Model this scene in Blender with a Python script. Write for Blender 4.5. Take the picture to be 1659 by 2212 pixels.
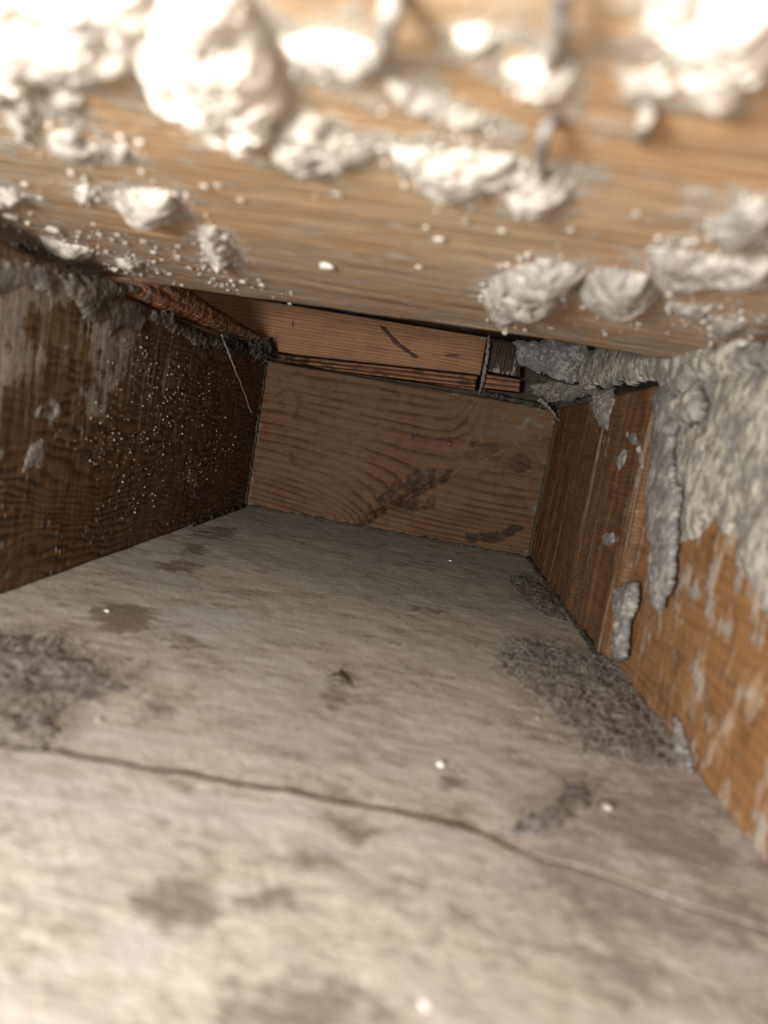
import bpy, bmesh, math, random
import numpy as np
from mathutils import Matrix, Vector

for o in list(bpy.data.objects): bpy.data.objects.remove(o)
S = bpy.context.scene
COL = S.collection

# ------------------------------------------------------------------ camera
# world: X across the bay, Y into the bay (back board at y = 0), Z up, floor z = 0, metres
W, H = 0.36, 0.186
FPX = 1516.3
CAM = np.array([0.225936, -0.864432, 0.1296])
R = np.array([[0.98229, 0.07918, 0.16981], [0.17782, -0.10845, -0.97807], [-0.05903, 0.99094, -0.12061]])
cd = bpy.data.cameras.new('camera'); cam = bpy.data.objects.new('camera', cd); COL.objects.link(cam)
cd.sensor_fit = 'HORIZONTAL'; cd.sensor_width = 36.0; cd.lens = FPX / 1659 * 36.0
cd.clip_start = 0.01; cd.clip_end = 50
m = Matrix.Identity(4)
for i in range(3):
    m[i][0] = R[0][i]; m[i][1] = -R[1][i]; m[i][2] = -R[2][i]; m[i][3] = CAM[i]
cam.matrix_world = m
cd.dof.use_dof = True; cd.dof.focus_distance = 0.78; cd.dof.aperture_fstop = 8.0
S.camera = cam

# ------------------------------------------------------------------ world, lamp, exposure
wd = bpy.data.worlds.new('daylight'); S.world = wd; wd.use_nodes = True
bg = wd.node_tree.nodes['Background']; bg.inputs[0].default_value = (1.0, 0.98, 0.955, 1); bg.inputs[1].default_value = 0.78
ld = bpy.data.lights.new('work_lamp', 'AREA'); ld.shape = 'DISK'; ld.size = 0.10; ld.energy = 5.4; ld.color = (1.0, 0.975, 0.93)
lamp = bpy.data.objects.new('work_lamp', ld); COL.objects.link(lamp)
lamp.location = (0.06, -1.04, 0.105)
lamp.rotation_euler = (Vector((0.20, -0.2, 0.12)) - Vector(lamp.location)).to_track_quat('-Z', 'Y').to_euler()
vs = S.view_settings
vs.view_transform = 'Standard'; vs.look = 'None'; vs.exposure = 0.0; vs.gamma = 1.0; vs.use_curve_mapping = False

# ------------------------------------------------------------------ numeric helpers
rng = np.random.default_rng(7); random.seed(7)

def at(x, y, ax, val):
    """the point of the plane axis=val that was surveyed at photo position (x, y)"""
    d = R.T @ np.array([(x - 829.5) / FPX, (y - 1106) / FPX, 1.0])
    return CAM + d * ((val - CAM[ax]) / d[ax])

def _h(i, j, s):
    n = (i * 374761393 + j * 668265263 + s * 974634599) & 0xffffffff
    n = ((n ^ (n >> 13)) * 1274126177) & 0xffffffff
    return ((n ^ (n >> 16)) & 0xffff) / 65535.0

def vnoise(u, v, s=0):
    u = np.asarray(u, float); v = np.asarray(v, float)
    i = np.floor(u).astype(np.int64); j = np.floor(v).astype(np.int64)
    a = u - i; b = v - j
    a = a * a * a * (a * (a * 6 - 15) + 10); b = b * b * b * (b * (b * 6 - 15) + 10)
    return (_h(i, j, s) * (1 - a) + _h(i + 1, j, s) * a) * (1 - b) + (_h(i, j + 1, s) * (1 - a) + _h(i + 1, j + 1, s) * a) * b

def fbm(u, v, s=0, o=4, g=0.5):
    t = 0; amp = 1; n = 0
    for k in range(o):
        t = t + amp * vnoise(u * 2 ** k + 17.3 * k, v * 2 ** k - 9.1 * k, s + k); n += amp; amp *= g
    return t / n

def billow(u, v, s=0, o=3):
    t = 0; amp = 1; n = 0
    for k in range(o):
        t = t + amp * (1 - np.abs(2 * vnoise(u * 2 ** k + 5.7 * k, v * 2 ** k, s + k) - 1)); n += amp; amp *= .5
    return t / n

def sdpoly(u, v, P):
    """signed distance to polygon, positive inside"""
    P = np.asarray(P, float); d = np.full(u.shape, 1e9); ins = np.zeros(u.shape, bool)
    for k in range(len(P)):
        a = P[k]; b = P[(k + 1) % len(P)]; e = b - a
        w0 = u - a[0]; w1 = v - a[1]
        t = np.clip((w0 * e[0] + w1 * e[1]) / (e @ e + 1e-18), 0, 1)
        d = np.minimum(d, (w0 - t * e[0]) ** 2 + (w1 - t * e[1]) ** 2)
        c = ((a[1] > v) != (b[1] > v)) & (u < (b[0] - a[0]) * (v - a[1]) / (b[1] - a[1] + 1e-18) + a[0])
        ins ^= c
    return np.where(ins, 1, -1) * np.sqrt(d)

def sstep(a, b, x):
    t = np.clip((x - a) / (b - a), 0, 1); return t * t * (3 - 2 * t)

# frames: fixed axis, value, u axis, v axis, outward normal
FR = {'left': (0, 0.0, 1, 2, (1, 0, 0)), 'right': (0, W, 1, 2, (-1, 0, 0)), 'right2': (0, W + .006, 1, 2, (-1, 0, 0)),
      'back': (1, 0.0, 0, 2, (0, -1, 0)), 'floor': (2, 0.0, 0, 1, (0, 0, 1)), 'ceil': (2, 0.200, 0, 1, (0, 0, -1))}

def frame(k, val=None):
    ax, v0, u, v, n = FR[k]
    return (ax, v0 if val is None else val, u, v, n)

def uvof(fr, pts):
    ax, val, u, v, n = fr
    return np.array([[q[u], q[v]] for q in (at(x, y, ax, val) for x, y in pts)])

def ell(cx, cy, rx, ry, n=14):
    return [(cx + rx * math.cos(t), cy + ry * math.sin(t)) for t in np.linspace(0, 2 * math.pi, n, endpoint=False)]

def to3(fr, u, v, h):
    ax, val, iu, iv, n = fr
    P = np.zeros((len(u), 3)); P[:, ax] = val; P[:, iu] = u; P[:, iv] = v
    return P + np.outer(h, n)

def flip_needed(fr):
    ax, val, iu, iv, n = fr
    a = np.zeros(3); b = np.zeros(3); a[iu] = 1; b[iv] = 1
    return np.dot(np.cross(a, b), n) < 0

# ------------------------------------------------------------------ object helpers
def mesh_obj(name, verts, faces, mat, parent=None, attrs=None, smooth=True, origin=None):
    me = bpy.data.meshes.new(name)
    verts = np.asarray(verts, float)
    if origin is None: origin = np.zeros(3)
    me.from_pydata((verts - origin).tolist(), [], faces)
    if attrs:
        for k, a in attrs.items():
            at_ = me.attributes.new(k, 'FLOAT', 'POINT'); at_.data.foreach_set('value', np.asarray(a, np.float32))
    if smooth: me.polygons.foreach_set('use_smooth', [True] * len(me.polygons))
    me.materials.append(mat); me.update()
    o = bpy.data.objects.new(name, me); COL.objects.link(o); o.location = origin
    if parent is not None:
        o.parent = parent; o.location = Vector(origin) - parent.location
    return o

def tag(o, label=None, cat=None, group=None, kind=None):
    if label: o['label'] = label
    if cat: o['category'] = cat
    if group: o['group'] = group
    if kind: o['kind'] = kind
    return o

def empty(name, loc):
    o = bpy.data.objects.new(name, None); COL.objects.link(o); o.location = loc; o.empty_display_size = .02; return o

ATTRS = ('gr', 'wash', 'stain', 'dust')

def board(name, fr, u0, u1, v0, v1, thick, step, mat, disp=None, attrs=None, parent=None, warp=None, smooth=True, ease=.0016):
    """a plank with a dense front face in frame fr, closed sides and back"""
    nu = max(2, int(round((u1 - u0) / step)) + 1); nv = max(2, int(round((v1 - v0) / step)) + 1)
    U, V = np.meshgrid(np.linspace(u0, u1, nu), np.linspace(v0, v1, nv))
    U = U.ravel(); V = V.ravel()
    wU, wV = (U, V) if warp is None else warp(U, V)
    h = np.zeros_like(U) if disp is None else disp(wU, wV)
    e = np.minimum(np.minimum(U - u0, u1 - U), np.minimum(V - v0, v1 - V))
    h = h - ease * (1 - np.clip(e / .0022, 0, 1)) ** 2                   # eased edges
    P = to3(fr, wU, wV, h)
    idx = np.arange(nu * nv).reshape(nv, nu)
    q = np.stack([idx[:-1, :-1], idx[:-1, 1:], idx[1:, 1:], idx[1:, :-1]], -1).reshape(-1, 4)
    loop = np.concatenate([idx[0, :], idx[1:, -1], idx[-1, -2::-1], idx[-2:0:-1, 0]])
    nb = len(P); B = to3(fr, wU[loop], wV[loop], np.full(len(loop), -thick))
    bi = nb + np.arange(len(loop))
    sides = [[loop[k], bi[k], bi[(k + 1) % len(loop)], loop[(k + 1) % len(loop)]] for k in range(len(loop))]
    faces = q.tolist() + sides + [bi[::-1].tolist()]
    if flip_needed(fr): faces = [f[::-1] for f in faces]
    A = {k: np.zeros(len(P) + len(B)) for k in ATTRS}
    aa = attrs(wU, wV) if attrs else {}
    for k, a in aa.items():
        A[k][:nb] = a; A[k][nb:] = np.asarray(a)[loop]
    P = np.vstack([P, B]); org = P.mean(0); org[2] = P[:, 2].min()
    return mesh_obj(name, P, [list(map(int, f)) for f in faces], mat, parent, A, smooth, org)

def crust(name, fr, poly, T, mat, res=.0012, rag=.004, edge=.004, lump=.012, seed=0, base=.0012, uv=False, parent=None,
          rough=.5, attrs=None, keep=True, extra=None):
    """irregular relief on a surface: the outline frayed by noise, closed underneath"""
    P = np.asarray(poly, float) if uv else uvof(fr, poly)
    mn = P.min(0) - rag * 1.2; mx = P.max(0) + rag * 1.2
    nu = int((mx[0] - mn[0]) / res) + 2; nv = int((mx[1] - mn[1]) / res) + 2
    U, V = np.meshgrid(np.linspace(mn[0], mx[0], nu), np.linspace(mn[1], mx[1], nv)); U = U.ravel(); V = V.ravel()
    sd = sdpoly(U, V, P) + rag * 2 * (fbm(U / (rag * 2.2), V / (rag * 2.2), seed, 4, .6) - .5)
    b = fbm(U / lump, V / lump, seed + 40, 4, .6); f = fbm(U / lump * 2.7, V / lump * 2.7, seed + 80, 5, .65)
    pit = sstep(.52, .30, fbm(U / lump * 1.3, V / lump * 1.3, seed + 60, 4, .6))
    h = T * (1 - np.exp(-np.maximum(sd, 0) / edge)) * np.maximum(.06, (1 - rough) + rough * (2.0 * b + .5 * f - .20) - rough * .8 * pit)
    h += .00045 * (fbm(U / (res * 4), V / (res * 4), seed + 9, 2) - .5) * min(1, T / .004)
    if extra is not None: h = h + extra(U, V)
    h = np.maximum(h, .0001)
    ok = (sd > 0).reshape(nv, nu)
    fm = ok[:-1, :-1] & ok[1:, :-1] & ok[:-1, 1:] & ok[1:, 1:]
    idx = np.arange(nu * nv).reshape(nv, nu)
    q = np.stack([idx[:-1, :-1], idx[:-1, 1:], idx[1:, 1:], idx[1:, :-1]], -1)[fm]
    if len(q) == 0: return None
    used = np.unique(q); mp = -np.ones(nu * nv, int); mp[used] = np.arange(len(used)); q = mp[q]
    n = len(used)
    top = to3(fr, U[used], V[used], h[used]); bot = to3(fr, U[used], V[used], np.full(n, -base))
    E = np.concatenate([q[:, [0, 1]], q[:, [1, 2]], q[:, [2, 3]], q[:, [3, 0]]])
    key = E[:, 0] * 10 ** 7 + E[:, 1]; rkey = E[:, 1] * 10 ** 7 + E[:, 0]
    bd = E[~np.isin(key, rkey)]
    faces = np.concatenate([q, q[:, ::-1] + n, np.stack([bd[:, 1], bd[:, 0], bd[:, 0] + n, bd[:, 1] + n], -1)])
    if flip_needed(fr): faces = faces[:, ::-1]
    A = {k: np.zeros(2 * n) for k in ATTRS}
    if attrs:
        for k, a in attrs(U[used], V[used]).items(): A[k] = np.concatenate([a, a])
    PP = np.vstack([top, bot]); org = PP.mean(0); org[2] = PP[:, 2].min()
    return mesh_obj(name, PP, faces.tolist(), mat, parent, A, True, org)

def tube_geo(pts, rad, n=6):
    pts = np.asarray(pts, float); m_ = len(pts); V = []; F = []
    for i in range(m_):
        t = pts[min(i + 1, m_ - 1)] - pts[max(i - 1, 0)]; t = t / (np.linalg.norm(t) + 1e-12)
        a = np.cross(t, (0.3, 0.9, 0.2)); a /= np.linalg.norm(a) + 1e-12; b = np.cross(t, a)
        r = rad[i] if hasattr(rad, '__len__') else rad
        for k in range(n):
            w = 2 * math.pi * k / n; V.append(pts[i] + r * (math.cos(w) * a + math.sin(w) * b))
    for i in range(m_ - 1):
        for k in range(n):
            F.append([i * n + k, i * n + (k + 1) % n, (i + 1) * n + (k + 1) % n, (i + 1) * n + k])
    F.append(list(range(n))[::-1]); F.append([(m_ - 1) * n + k for k in range(n)])
    return V, F

def tube(name, pts, rad, mat, n=6, parent=None, wob=0.0, sub=6):
    pts = np.asarray(pts, float); t = np.linspace(0, len(pts) - 1, (len(pts) - 1) * sub + 1)
    Q = np.stack([np.interp(t, range(len(pts)), pts[:, k]) for k in range(3)], 1)
    r = np.interp(t, range(len(pts)), rad)
    Q[1:-1] += wob * (rng.random((len(Q) - 2, 3)) - .5)
    r = r * (1 + .5 * (rng.random(len(r)) - .5))
    V, F = tube_geo(Q, r, n); V = np.array(V); org = V.mean(0); org[2] = V[:, 2].min()
    return mesh_obj(name, V, F, mat, parent, None, True, org)

def fibres(name, fr, poly, count, mat, parent, length=.012, r=.00012, lift=.004, seed=1, h0=.0):
    """loose hairs of dust: nobody could count them"""
    P = uvof(fr, poly); g = np.random.default_rng(seed); mn, mx = P.min(0), P.max(0); V = []; F = []; k = 0
    nn = np.array(fr[4], float)
    while k < count:
        c = mn + g.random(2) * (mx - mn)
        if sdpoly(np.array([c[0]]), np.array([c[1]]), P)[0] < -.003: k += .02; continue
        k += 1
        a = g.random() * 6.28; da = (g.random() - .5) * 2.2; L = length * (.4 + g.random()); pts = []
        p = c.copy(); n_ = 6; lf = lift * g.random()
        for i in range(n_):
            tt = i / (n_ - 1)
            pts.append(to3(fr, np.array([p[0]]), np.array([p[1]]), np.array([h0 + lf * math.sin(tt * 3.14) + .0003]))[0])
            p = p + L / n_ * np.array([math.cos(a), math.sin(a)]); a += da / n_ * 2
        v, f = tube_geo(pts, r * (.6 + .8 * g.random()), 3); o = len(V); V += v; F += [[i + o for i in q] for q in f]
    V = np.array(V); org = V.mean(0); org[2] = V[:, 2].min()
    return tag(mesh_obj(name, V, F, mat, parent, None, True, org), kind='stuff')

# ------------------------------------------------------------------ materials
class NT:
    def __init__(s, name):
        s.m = bpy.data.materials.new(name); s.m.use_nodes = True; s.t = s.m.node_tree; s.t.nodes.clear()
        s.out = s.t.nodes.new('ShaderNodeOutputMaterial'); s.b = s.t.nodes.new('ShaderNodeBsdfPrincipled')
        s.t.links.new(s.b.outputs[0], s.out.inputs[0]); s.co = s.t.nodes.new('ShaderNodeTexCoord').outputs['Object']
        s.pos = s.t.nodes.new('ShaderNodeNewGeometry').outputs['Position']
    def put(s, sock, v):
        if hasattr(v, 'is_linked') or hasattr(v, 'links'): s.t.links.new(v, sock)
        else:
            if isinstance(v, tuple) and len(v) == 3 and sock.type == 'RGBA': v = v + (1,)
            sock.default_value = v
    def math(s, op, a, b=0.0, c=None, clamp=False):
        n = s.t.nodes.new('ShaderNodeMath'); n.operation = op; n.use_clamp = clamp
        s.put(n.inputs[0], a); s.put(n.inputs[1], b)
        if c is not None: s.put(n.inputs[2], c)
        return n.outputs[0]
    def attr(s, k):
        n = s.t.nodes.new('ShaderNodeAttribute'); n.attribute_name = k; return n.outputs['Fac']
    def vec(s, scale, src=None, off=(0, 0, 0)):
        n = s.t.nodes.new('ShaderNodeMapping'); n.inputs['Scale'].default_value = scale; n.inputs['Location'].default_value = off
        s.put(n.inputs[0], src if src is not None else s.pos); return n.outputs[0]
    def noise(s, v, scale=1.0, detail=4.0, rough=.55, dist=0.0):
        n = s.t.nodes.new('ShaderNodeTexNoise'); s.put(n.inputs['Vector'], v)
        n.inputs['Scale'].default_value = scale; n.inputs['Detail'].default_value = detail
        n.inputs['Roughness'].default_value = rough; n.inputs['Distortion'].default_value = dist
        return s.math('ADD', s.math('MULTIPLY', s.math('SUBTRACT', n.outputs['Fac'], .5), 1.9), .5, clamp=True)
    def voro(s, v, scale=1.0, feature='F1'):
        n = s.t.nodes.new('ShaderNodeTexVoronoi'); n.feature = feature; s.put(n.inputs['Vector'], v); n.inputs['Scale'].default_value = scale
        return n.outputs['Distance']
    def ss(s, x, a, b):
        n = s.t.nodes.new('ShaderNodeMapRange'); n.interpolation_type = 'SMOOTHSTEP'; s.put(n.inputs[0], x)
        n.inputs[1].default_value = a; n.inputs[2].default_value = b; return n.outputs[0]
    def mix(s, f, a, b, mode='MIX'):
        n = s.t.nodes.new('ShaderNodeMix'); n.data_type = 'RGBA'; n.blend_type = mode
        s.put(n.inputs[0], f); s.put(n.inputs[6], a); s.put(n.inputs[7], b); return n.outputs[2]
    def bump(s, h, strength=.5, dist=.001):
        n = s.t.nodes.new('ShaderNodeBump'); n.inputs['Strength'].default_value = strength; n.inputs['Distance'].default_value = dist
        s.put(n.inputs['Height'], h); s.t.links.new(n.outputs[0], s.b.inputs['Normal'])
    def done(s, col, rough=.85, spec=.25):
        s.put(s.b.inputs['Base Color'], col); s.put(s.b.inputs['Roughness'], rough); s.b.inputs['Specular IOR Level'].default_value = spec
        return s.m

def wood(name, early, late, along, stain=(.03, .018, .012), wash=(.5, .47, .42), dust=(.2, .185, .165), late_w=.3, late_amt=.8,
         saw=None, saw_amt=.3, fleck=0.0, mott=.35, ring_fade=.6, rough=.75, spec=.3, tint=None, iso=False):
    """sawn timber. along: grain axis 0/1/2; saw: axis the saw lines run along"""
    n = NT(name)
    sc = [260.0, 260.0, 260.0]; sc[along] = 9.0
    fine = n.noise(n.vec(tuple(sc)), 1.0, 3, .6)
    sc2 = [60.0, 60.0, 60.0]; sc2[along] = 4.0
    streak = n.noise(n.vec(tuple(sc2), off=(3, 1, 7)), 1.0, 4, .6)
    big = n.noise(n.vec((14, 14, 14), off=(1, 5, 2)), 1.0, 5, .6)
    mid = n.noise(n.vec((70, 70, 70), off=(8, 2, 4)), 1.0, 5, .65)
    ph = n.math('ADD', n.attr('gr'), n.math('MULTIPLY', n.math('SUBTRACT', streak, .5), .5))
    fr_ = n.math('FRACT', ph)
    ring = n.math('MULTIPLY', n.ss(fr_, 1 - late_w - .3, 1 - .08), n.math('SUBTRACT', 1.0, n.ss(fr_, .94, 1.0)))
    ringv = n.math('MULTIPLY', ring, n.math('ADD', 1 - ring_fade, n.math('MULTIPLY', n.ss(big, .35, .65), ring_fade)))
    c = n.mix(n.math('MULTIPLY', ringv, late_amt), early, late)
    if tint: c = n.mix(n.ss(big, .45, .7), c, n.mix(1.0, c, tint, 'MULTIPLY'))
    c = n.mix(n.math('MULTIPLY', n.ss(fine, .4, .75), .35), c, n.mix(1.0, c, (.45, .42, .4), 'MULTIPLY'))
    c = n.mix(n.math('MULTIPLY', n.ss(mid, .40, .8), mott), c, n.mix(1.0, c, (.35, .3, .28), 'MULTIPLY'))
    hgt = n.math('ADD', n.math('MULTIPLY', ring, -.6), n.math('MULTIPLY', fine, .5))
    if saw is not None:
        s3 = [420.0, 420.0, 420.0]; s3[saw] = 16.0
        sw = n.noise(n.vec(tuple(s3), off=(2, 9, 3)), 1.0, 3, .6)
        c = n.mix(n.math('MULTIPLY', n.ss(sw, .45, .7), saw_amt), c, n.mix(1.0, c, (.4, .36, .33), 'MULTIPLY'))
        hgt = n.math('ADD', hgt, n.math('MULTIPLY', sw, .8))
        s4 = [150.0, 150.0, 150.0]; s4[saw] = 9.0
        dl = n.noise(n.vec(tuple(s4) if not iso else (75, 75, 34), off=(4, 4, 1)), 1.0, 5, .65)
    else: dl = mid
    # shaped stains
    gate = lambda k, g0: n.math('ADD', n.math('MULTIPLY', n.attr(k), 3.0), g0, clamp=True)
    st = n.ss(n.math('ADD', n.attr('stain'), n.math('MULTIPLY', n.math('MULTIPLY', n.math('SUBTRACT', mid, .5), .9), gate('stain', .2))), .35, .75)
    c = n.mix(n.math('MULTIPLY', st, .85), c, stain)
    # dust held in the surface
    nd = n.math('ADD', n.math('MULTIPLY', n.math('SUBTRACT', dl, .5), 1.1), n.math('MULTIPLY', n.math('SUBTRACT', mid, .5), .6))
    du = n.ss(n.math('ADD', n.attr('dust'), n.math('MULTIPLY', nd, gate('dust', .35))), .3, .9)
    c = n.mix(n.math('MULTIPLY', du, .9), c, n.mix(fine, dust, n.mix(1.0, dust, (1.5, 1.5, 1.5), 'MULTIPLY')))
    # lime wash / plaster film
    nw = n.math('ADD', n.math('MULTIPLY', n.math('SUBTRACT', dl, .5), .9), n.math('MULTIPLY', n.math('SUBTRACT', mid, .5), 1.2))
    wa = n.ss(n.math('ADD', n.attr('wash'), n.math('MULTIPLY', nw, gate('wash', 0.0))), .4, .85)
    c = n.mix(n.math('MULTIPLY', wa, .9), c, n.mix(mid, wash, n.mix(1.0, wash, (.5, .5, .52), 'MULTIPLY')))
    if fleck:
        fl = n.noise(n.vec((330, 330, 150) if along != 2 else (330, 150, 330), off=(3, 3, 3)), 1.0, 2, .5)
        fm = n.math('MULTIPLY', n.ss(fl, .74, .84), n.ss(n.math('ADD', big, n.math('MULTIPLY', dl, .6)), .75, 1.1))
        c = n.mix(n.math('MULTIPLY', fm, fleck), c, wash)
        hgt = n.math('ADD', hgt, n.math('MULTIPLY', fm, 1.5))
    hgt = n.math('ADD', hgt, n.math('MULTIPLY', wa, n.math('ADD', .6, mid)))
    n.bump(hgt, .55, .0008)
    return n.done(c, rough, spec)

def mineral(name, a, b, c3, s1=60, s2=260, bump=.8, dark=.35):
    n = NT(name)
    x = n.noise(n.vec((s1,) * 3), 1.0, 6, .62); y = n.noise(n.vec((s2,) * 3, off=(4, 2, 7)), 1.0, 4, .6)
    v = n.voro(n.vec((s2 * .9,) * 3), 1.0)
    z = n.noise(n.vec((s1 * 2.6,) * 3, off=(9, 1, 3)), 1.0, 5, .65)
    c = n.mix(n.ss(x, .40, .60), a, b); c = n.mix(n.math('MULTIPLY', n.ss(z, .48, .70), .7), c, c3); c = n.mix(n.math('MULTIPLY', n.ss(y, .5, .75), dark + .3), c, c3)
    n.bump(n.math('ADD', n.math('MULTIPLY', y, 1.0), n.math('ADD', x, n.math('MULTIPLY', v, .12))), bump * .7, .0010)
    return n.done(c, .95, .15)

M = {}
M['block'] = wood('fir_blocking', (.150, .083, .044), (.054, .029, .016), 0, late_w=.20, late_amt=.85, stain=(.022, .014, .01), dust=(.15, .14, .12), mott=.35, ring_fade=.75, tint=(1.0, .84, .76))
M['orange'] = wood('fir_upper_board', (.35, .178, .088), (.15, .068, .033), 0, late_w=.5, late_amt=.6, stain=(.05, .02, .013), mott=.22, ring_fade=.3)
M['lathwood'] = wood('fir_lath', (.30, .14, .065), (.045, .02, .011), 0, late_w=.5, late_amt=1.0, stain=(.018, .011, .008), mott=.55, ring_fade=.1)
M['darkend'] = wood('dark_end_wood', (.055, .036, .024), (.02, .014, .01), 2, wash=(.42, .38, .33), mott=.5)
M['left'] = wood('left_joist_wood', (.145, .082, .040), (.030, .017, .009), 1, saw=2, saw_amt=.45, fleck=.9, late_w=.4, late_amt=.95, stain=(.15, .098, .036),
                 wash=(.42, .375, .33), dust=(.19, .165, .125), mott=.55)
M['right'] = wood('right_joist_wood', (.185, .092, .040), (.085, .040, .018), 1, saw=2, saw_amt=.35, fleck=.35, late_w=.5, late_amt=.5, stain=(.055, .028, .014),
                  wash=(.46, .40, .33), dust=(.24, .18, .12), mott=.5)
M['right2'] = wood('right_near_joist_wood', (.28, .140, .055), (.19, .088, .036), 1, saw=2, saw_amt=.15, fleck=.8, late_w=.5, late_amt=.2, stain=(.11, .052, .02),
                   wash=(.56, .48, .40), dust=(.40, .29, .20), mott=.6, iso=True)
M['plank'] = wood('overhead_plank_wood', (.52, .37, .235), (.34, .225, .13), 0, late_w=.5, late_amt=.6, stain=(.14, .09, .06), dust=(.40, .35, .29),
                  wash=(.66, .60, .51), mott=.3, tint=(1.05, .95, .85))
M['shade_wood'] = wood('shade_dark_wood', (.06, .045, .033), (.03, .022, .016), 0, mott=.4)  # dark tone stands in for shade in the gap and behind the boards
M['batten'] = wood('splintered_batten_wood', (.40, .20, .105), (.14, .065, .035), 1, late_w=.5, late_amt=.8, stain=(.09, .06, .035), dust=(.19, .165, .135), wash=(.42, .36, .31), mott=.5)
M['plaster'] = mineral('pale_plaster', (.57, .525, .45), (.43, .40, .35), (.28, .255, .23), 70, 260, .6)
M['plaster_white'] = mineral('white_plaster', (.80, .75, .66), (.66, .62, .56), (.46, .42, .38), 60, 220, .6)
M['mortar'] = mineral('grey_mortar', (.33, .31, .285), (.19, .182, .178), (.11, .10, .10), 60, 260, .6)
M['mortar_pale'] = mineral('pale_grey_mortar', (.47, .44, .375), (.27, .26, .24), (.15, .13, .115), 45, 190, .6)
M['plaster_dim'] = mineral('dimmed_plaster', (.43, .405, .355), (.30, .285, .26), (.19, .175, .16), 60, 240, .6)  # plaster copy darkened for crusts farther from the lamp; some grit shares it
M['flake'] = mineral('dusty_flake', (.21, .185, .155), (.12, .11, .095), (.07, .062, .052), 60, 260)
M['dust'] = mineral('grey_dust', (.29, .262, .235), (.21, .19, .175), (.14, .125, .115), 90, 420, 1.0)
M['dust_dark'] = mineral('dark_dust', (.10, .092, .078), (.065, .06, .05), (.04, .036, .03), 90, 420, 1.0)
M['hair'] = mineral('dust_hair', (.33, .30, .265), (.26, .235, .21), (.19, .17, .155), 90, 300, .2)
M['pellet'] = mineral('white_pellet', (.9, .9, .88), (.85, .85, .83), (.8, .8, .78), 200, 500, .2)
M['resin'] = NT('resin').done((.20, .07, .035), .22, .6)

def floor_material():
    n = NT('dusty_floor_board')
    big = n.noise(n.vec((7, 9, 9)), 1.0, 5, .6); mid = n.noise(n.vec((34, 60, 60), off=(2, 6, 1)), 1.0, 6, .62)
    st = n.noise(n.vec((40, 170, 100), off=(5, 1, 3)), 1.0, 5, .65); fine = n.noise(n.vec((330, 480, 300)), 1.0, 4, .65)
    c = n.mix(n.ss(big, .35, .65), (.54, .50, .425), (.47, .45, .405))
    c = n.mix(n.math('MULTIPLY', n.ss(mid, .52, .70), .45), c, (.39, .325, .24))
    c = n.mix(n.math('MULTIPLY', n.ss(st, .55, .72), .5), c, (.29, .24, .18))
    c = n.mix(n.math('MULTIPLY', n.ss(fine, .55, .85), .6), c, (.20, .16, .12))
    c = n.mix(n.math('MULTIPLY', n.ss(fine, .25, .42), -.0), c, (.6, .55, .48))
    blot = n.noise(n.vec((26, 40, 30), off=(7, 3, 9)), 1.0, 7, .7, .6); iso = n.noise(n.vec((120, 190, 120), off=(1, 8, 5)), 1.0, 5, .7)
    c = n.mix(n.math('MULTIPLY', n.math('MULTIPLY', n.ss(blot, .50, .72), n.ss(iso, .38, .62)), .75), c, (.24, .20, .16))
    c = n.mix(n.math('MULTIPLY', n.ss(blot, .46, .30), .5), c, (.52, .50, .46))
    bl = n.ss(n.math('ADD', n.attr('wash'), n.math('MULTIPLY', n.math('SUBTRACT', mid, .5), .7)), .2, .8)
    c = n.mix(n.math('MULTIPLY', bl, .75), c, n.mix(fine, (.40, .40, .395), (.55, .54, .52)))
    dn = n.math('ADD', n.math('MULTIPLY', n.math('SUBTRACT', blot, .5), .9), n.math('MULTIPLY', n.math('SUBTRACT', iso, .5), .9))
    di = n.ss(n.math('ADD', n.attr('stain'), n.math('MULTIPLY', dn, n.math('ADD', n.math('MULTIPLY', n.attr('stain'), 2.5), .3, clamp=True))), .20, .62)
    c = n.mix(n.math('MULTIPLY', di, .85), c, n.mix(fine, (.14, .11, .085), (.25, .205, .16)))
    du = n.ss(n.math('ADD', n.attr('dust'), n.math('ADD', dn, n.math('MULTIPLY', n.math('SUBTRACT', fine, .5), .8))), .25, .85)
    c = n.mix(n.math('MULTIPLY', du, .85), c, n.mix(fine, (.23, .20, .175), (.38, .335, .285)))
    n.bump(n.math('ADD', fine, n.math('ADD', st, n.math('MULTIPLY', du, .8))), .5, .0008)
    return n.done(c, .92, .2)
M['floor'] = floor_material()

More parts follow.
